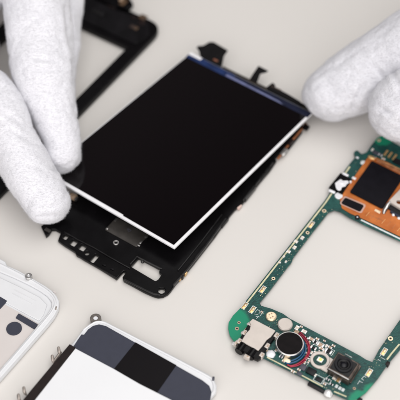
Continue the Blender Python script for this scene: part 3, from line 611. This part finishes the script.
# ------------------------------------------------------------------ gloved hands
def glove(name, chains, label, seed, nf, creases=()):
    allbm = bmesh.new(); dg = bpy.context.evaluated_depsgraph_get()
    for grp in chains:
        bm = bmesh.new()
        for ch in grp:
            sweep(bm, catmull([(*P(x, y, h), r) for x, y, h, r in ch], 6), 24)
        bmesh.ops.recalc_face_normals(bm, faces=bm.faces)
        me = bpy.data.meshes.new('tmp'); bm.to_mesh(me); bm.free()
        ob = bpy.data.objects.new('tmp', me); COL.objects.link(ob)
        rm = ob.modifiers.new('r', 'REMESH'); rm.mode = 'VOXEL'; rm.voxel_size = .75
        sm = ob.modifiers.new('s', 'SMOOTH'); sm.factor = .5; sm.iterations = 6
        dg.update(); m2 = bpy.data.meshes.new_from_object(ob.evaluated_get(dg)); bpy.data.objects.remove(ob)
        allbm.from_mesh(m2)
    m2 = bpy.data.meshes.new('tmp'); allbm.to_mesh(m2); allbm.free()
    off = Vector((seed*13.7, seed*5.1, 0))
    nor = [v.normal.copy() for v in m2.vertices]
    def pj(p):
        d = p-CAM; z = d.dot(FW); return Vector((200+FPX*d.x/z, 200-FPX*d.dot(UP)/z))
    segs = [(Vector(c[:2]), Vector(c[2:4]), c[4]) for c in creases]
    for v, n in zip(m2.vertices, nor):
        cr = 0
        if n.dot(FW) < .1:
            q = pj(v.co)
            for a, b, dp in segs:
                ab = b-a; t_ = max(0, min(1, (q-a).dot(ab)/ab.length_squared)); dd = (q-a-ab*t_).length*.39
                wd = 1.0; cr += dp*(math.exp(-(dd/wd)**2) - .45*math.exp(-((dd-1.9)/1.1)**2))*math.sin(math.pi*(.12+.76*t_))
        p = v.co
        low = noise.noise(p*.075+off)*1.1 - (1-abs(noise.noise(Vector((p.x*.05+p.y*.05, p.y*.11-p.x*.06, p.z*.12))+off*2)))**5*.45
        fold = (1-abs(noise.noise(Vector((p.x*.10, p.y*.22, p.z*.22))+off)))**6*.8
        mid = noise.noise(p*.33+off)*.18
        fine = noise.noise(Vector((p.x*.9, p.y*1.9, p.z*1.9))+off)*.16
        v.co = p + n*(-cr+low-fold*.3+mid*.6+fine*.6+.25)
        if v.co.z < .15: v.co.z = .15
    # cotton fuzz: short curved fibres standing off the knit
    bm = bmesh.new(); bm.from_mesh(m2)
    for f in bm.faces: f.smooth = True
    bm.faces.ensure_lookup_table()
    vis = []
    for f in bm.faces:
        c = f.calc_center_median(); d = c-CAM; z = d.dot(FW); x = 200+FPX*d.x/z; y = 200-FPX*d.dot(UP)/z
        if -15 < x < 415 and -15 < y < 415 and f.normal.dot(-d.normalized()) > -.25: vis.append((c, f.normal.copy()))
    for i in range(nf):
        c, n = random.choice(vis)
        tdir = Vector((random.gauss(0,1), random.gauss(0,1), random.gauss(0,1))); tdir -= n*tdir.dot(n); tdir.normalize()
        side = n.cross(tdir)*.028; L = random.uniform(.25,.75)
        c = c + Vector((random.uniform(-.4,.4), random.uniform(-.4,.4), 0)) - n*.08
        d1 = (n*random.uniform(.35,1)+tdir*.8).normalized()*L*.55; d2 = (n*.25+tdir).normalized()*L*.5
        a, b = bm.verts.new(c-side), bm.verts.new(c+side); e, g = bm.verts.new(c+d1-side*.8), bm.verts.new(c+d1+side*.8); h = bm.verts.new(c+d1+d2)
        bm.faces.new((a, b, g, e)).smooth = True; bm.faces.new((e, g, h)).smooth = True
    bm.to_mesh(m2); bm.free()
    base = Vector((0,0,0))
    o = link(name, m2, 'glove'); tag(o, label, 'gloved hand')
    print(name, len(m2.vertices))
    return o
glove('gloved_hand', [[
  [(62.5,154.5,16,7.2),(61.5,140,18,7.9),(56,122,22,9.1),(51,105,25,10.3),(43.5,75,31,12.4),(40,45,36,13.4),(37,8,42,13.6),(32,-40,48,14),(10,-110,58,15)],      # index finger
  [(57.5,158,14.5,6.2),(63,157,15,6.6),(67.6,155.5,14.5,5.7)],
  [(57,100,12,7.0),(56,80,16,8.4),(56,55,20,9.2),(58,28,25,9.6),(60,-5,30,10),(55,-60,42,11),(30,-120,52,14)],                                    # middle finger behind it
  [(-9,47,26,4.2),(-16,44,28,5),(-40,20,34,7),(-60,-30,42,9)],                                                                      # cuff fold / third finger
  [(-30,10,8,7),(-40,-40,20,9),(-20,-100,35,12)],
  [(-30,-30,48,20),(-20,-100,56,24),(-60,-190,66,24),(-90,-300,80,22)], [(20,-90,52,17),(-10,-160,60,22)], [(-60,-60,45,18),(-50,-150,58,24)],
 ], [
  [(47.5,203,12.2,8.9),(39.8,190,14.5,9.3),(28.5,170,18,9.8),(14,145,22,10.2),(2,118,26,10.6),(-12,95,29,10.6),(-45,80,36,13),(-80,20,48,16)],  # thumb
 ]], 'white cotton gloved hand at left, thumb and finger pinching the display corner', 1, 90000, [(66,8,69,30,.9),(69,30,73,52,1.1),(73,52,75,84,.8),(26,56,58,62,.55),(34,70,66,67,.5),(44,86,70,84,.35),(14,38,36,44,.4),(4,112,22,126,.5),(8,128,26,140,.4),(50,168,68,170.5,.6),(58,110,74,106,.3),(36,216,60,216,.3)])
glove('gloved_hand', [[
  [(332.5,93,15.5,12.0),(344,86.5,18,13.2),(363,76,22,14.2),(390,61,28,15),(425,38,40,14.5),(480,10,48,17)],     # index finger
  [(352,92,11,8),(380,85,16,10),(430,60,28,13)],
  [(430,20,30,11),(470,-10,42,15)],
  [(470,40,40,22),(530,10,50,26),(620,-30,60,24),(720,-80,70,22)],
 ], [
  [(401,108.5,27,13.4),(418,99,31,14),(445,86,35,14.5),(490,60,42,18)],                                      # thumb
 ]], 'white cotton gloved hand at upper right, fingertip steadying the display corner', 2, 90000, [(364,84,357,96,1.0),(357,96,352,110,.8),(379,109,391,114,1.0),(372,64,386,80,.6),(340,62,358,74,.35),(346,54,362,64,.35),(392,70,400,90,.5),(312,104,322,116,.3),(384,126,398,130,.3)])

for o in bpy.data.objects:
    if '_b' in o.keys(): del o['_b']

# ------------------------------------------------------------------ light
w = bpy.data.worlds.new('World'); C.world = w; w.use_nodes = True
bg = w.node_tree.nodes['Background']; bg.inputs['Strength'].default_value = 1
tc = w.node_tree.nodes.new('ShaderNodeTexCoord'); nz = w.node_tree.nodes.new('ShaderNodeTexNoise'); nz.inputs['Scale'].default_value = 2.2; nz.inputs['Detail'].default_value = 1
rp = w.node_tree.nodes.new('ShaderNodeValToRGB'); rp.color_ramp.elements[0].position = .4; rp.color_ramp.elements[1].position = .62
rp.color_ramp.elements[0].color = (.035,.034,.036,1); rp.color_ramp.elements[1].color = (.15,.135,.14,1)      # dim patchy surroundings, made up to lay a faint sheen on the glass
w.node_tree.links.new(tc.outputs['Generated'], nz.inputs['Vector']); w.node_tree.links.new(nz.outputs['Fac'], rp.inputs['Fac']); w.node_tree.links.new(rp.outputs['Color'], bg.inputs['Color'])
def area(name, loc, target, size, power, col, sy=None):
    l = bpy.data.lights.new(name, 'AREA'); l.shape = 'RECTANGLE'; l.size = size; l.size_y = sy or size; l.energy = power; l.color = col
    o = bpy.data.objects.new(name, l); COL.objects.link(o); o.location = loc
    o.rotation_euler = (Vector(target)-Vector(loc)).to_track_quat('-Z', 'Y').to_euler(); return o
area('softbox_above', (.18,.02,.85), (0,.02,0), .95, 5.4, (1,.985,.965), .62)
area('added_fill_left', (-.75,-.35,.65), (0,0,0), .7, .5, (.97,.985,1))  # weak added fill from the left, no real source there
area('softbox_front', (-.02,-.80,.46), (.05,.06,0), 1.5, 15.5, (1,.97,.95))
area('added_fill_right', (.95,.30,.42), (.05,.04,0), .6, 1.6, (1,.985,.965), .45)  # added fill, softens the shadow under the glove and rims its back edge
C.view_settings.view_transform = 'Standard'; C.view_settings.look = 'None'; C.view_settings.exposure = 0; C.view_settings.gamma = 1
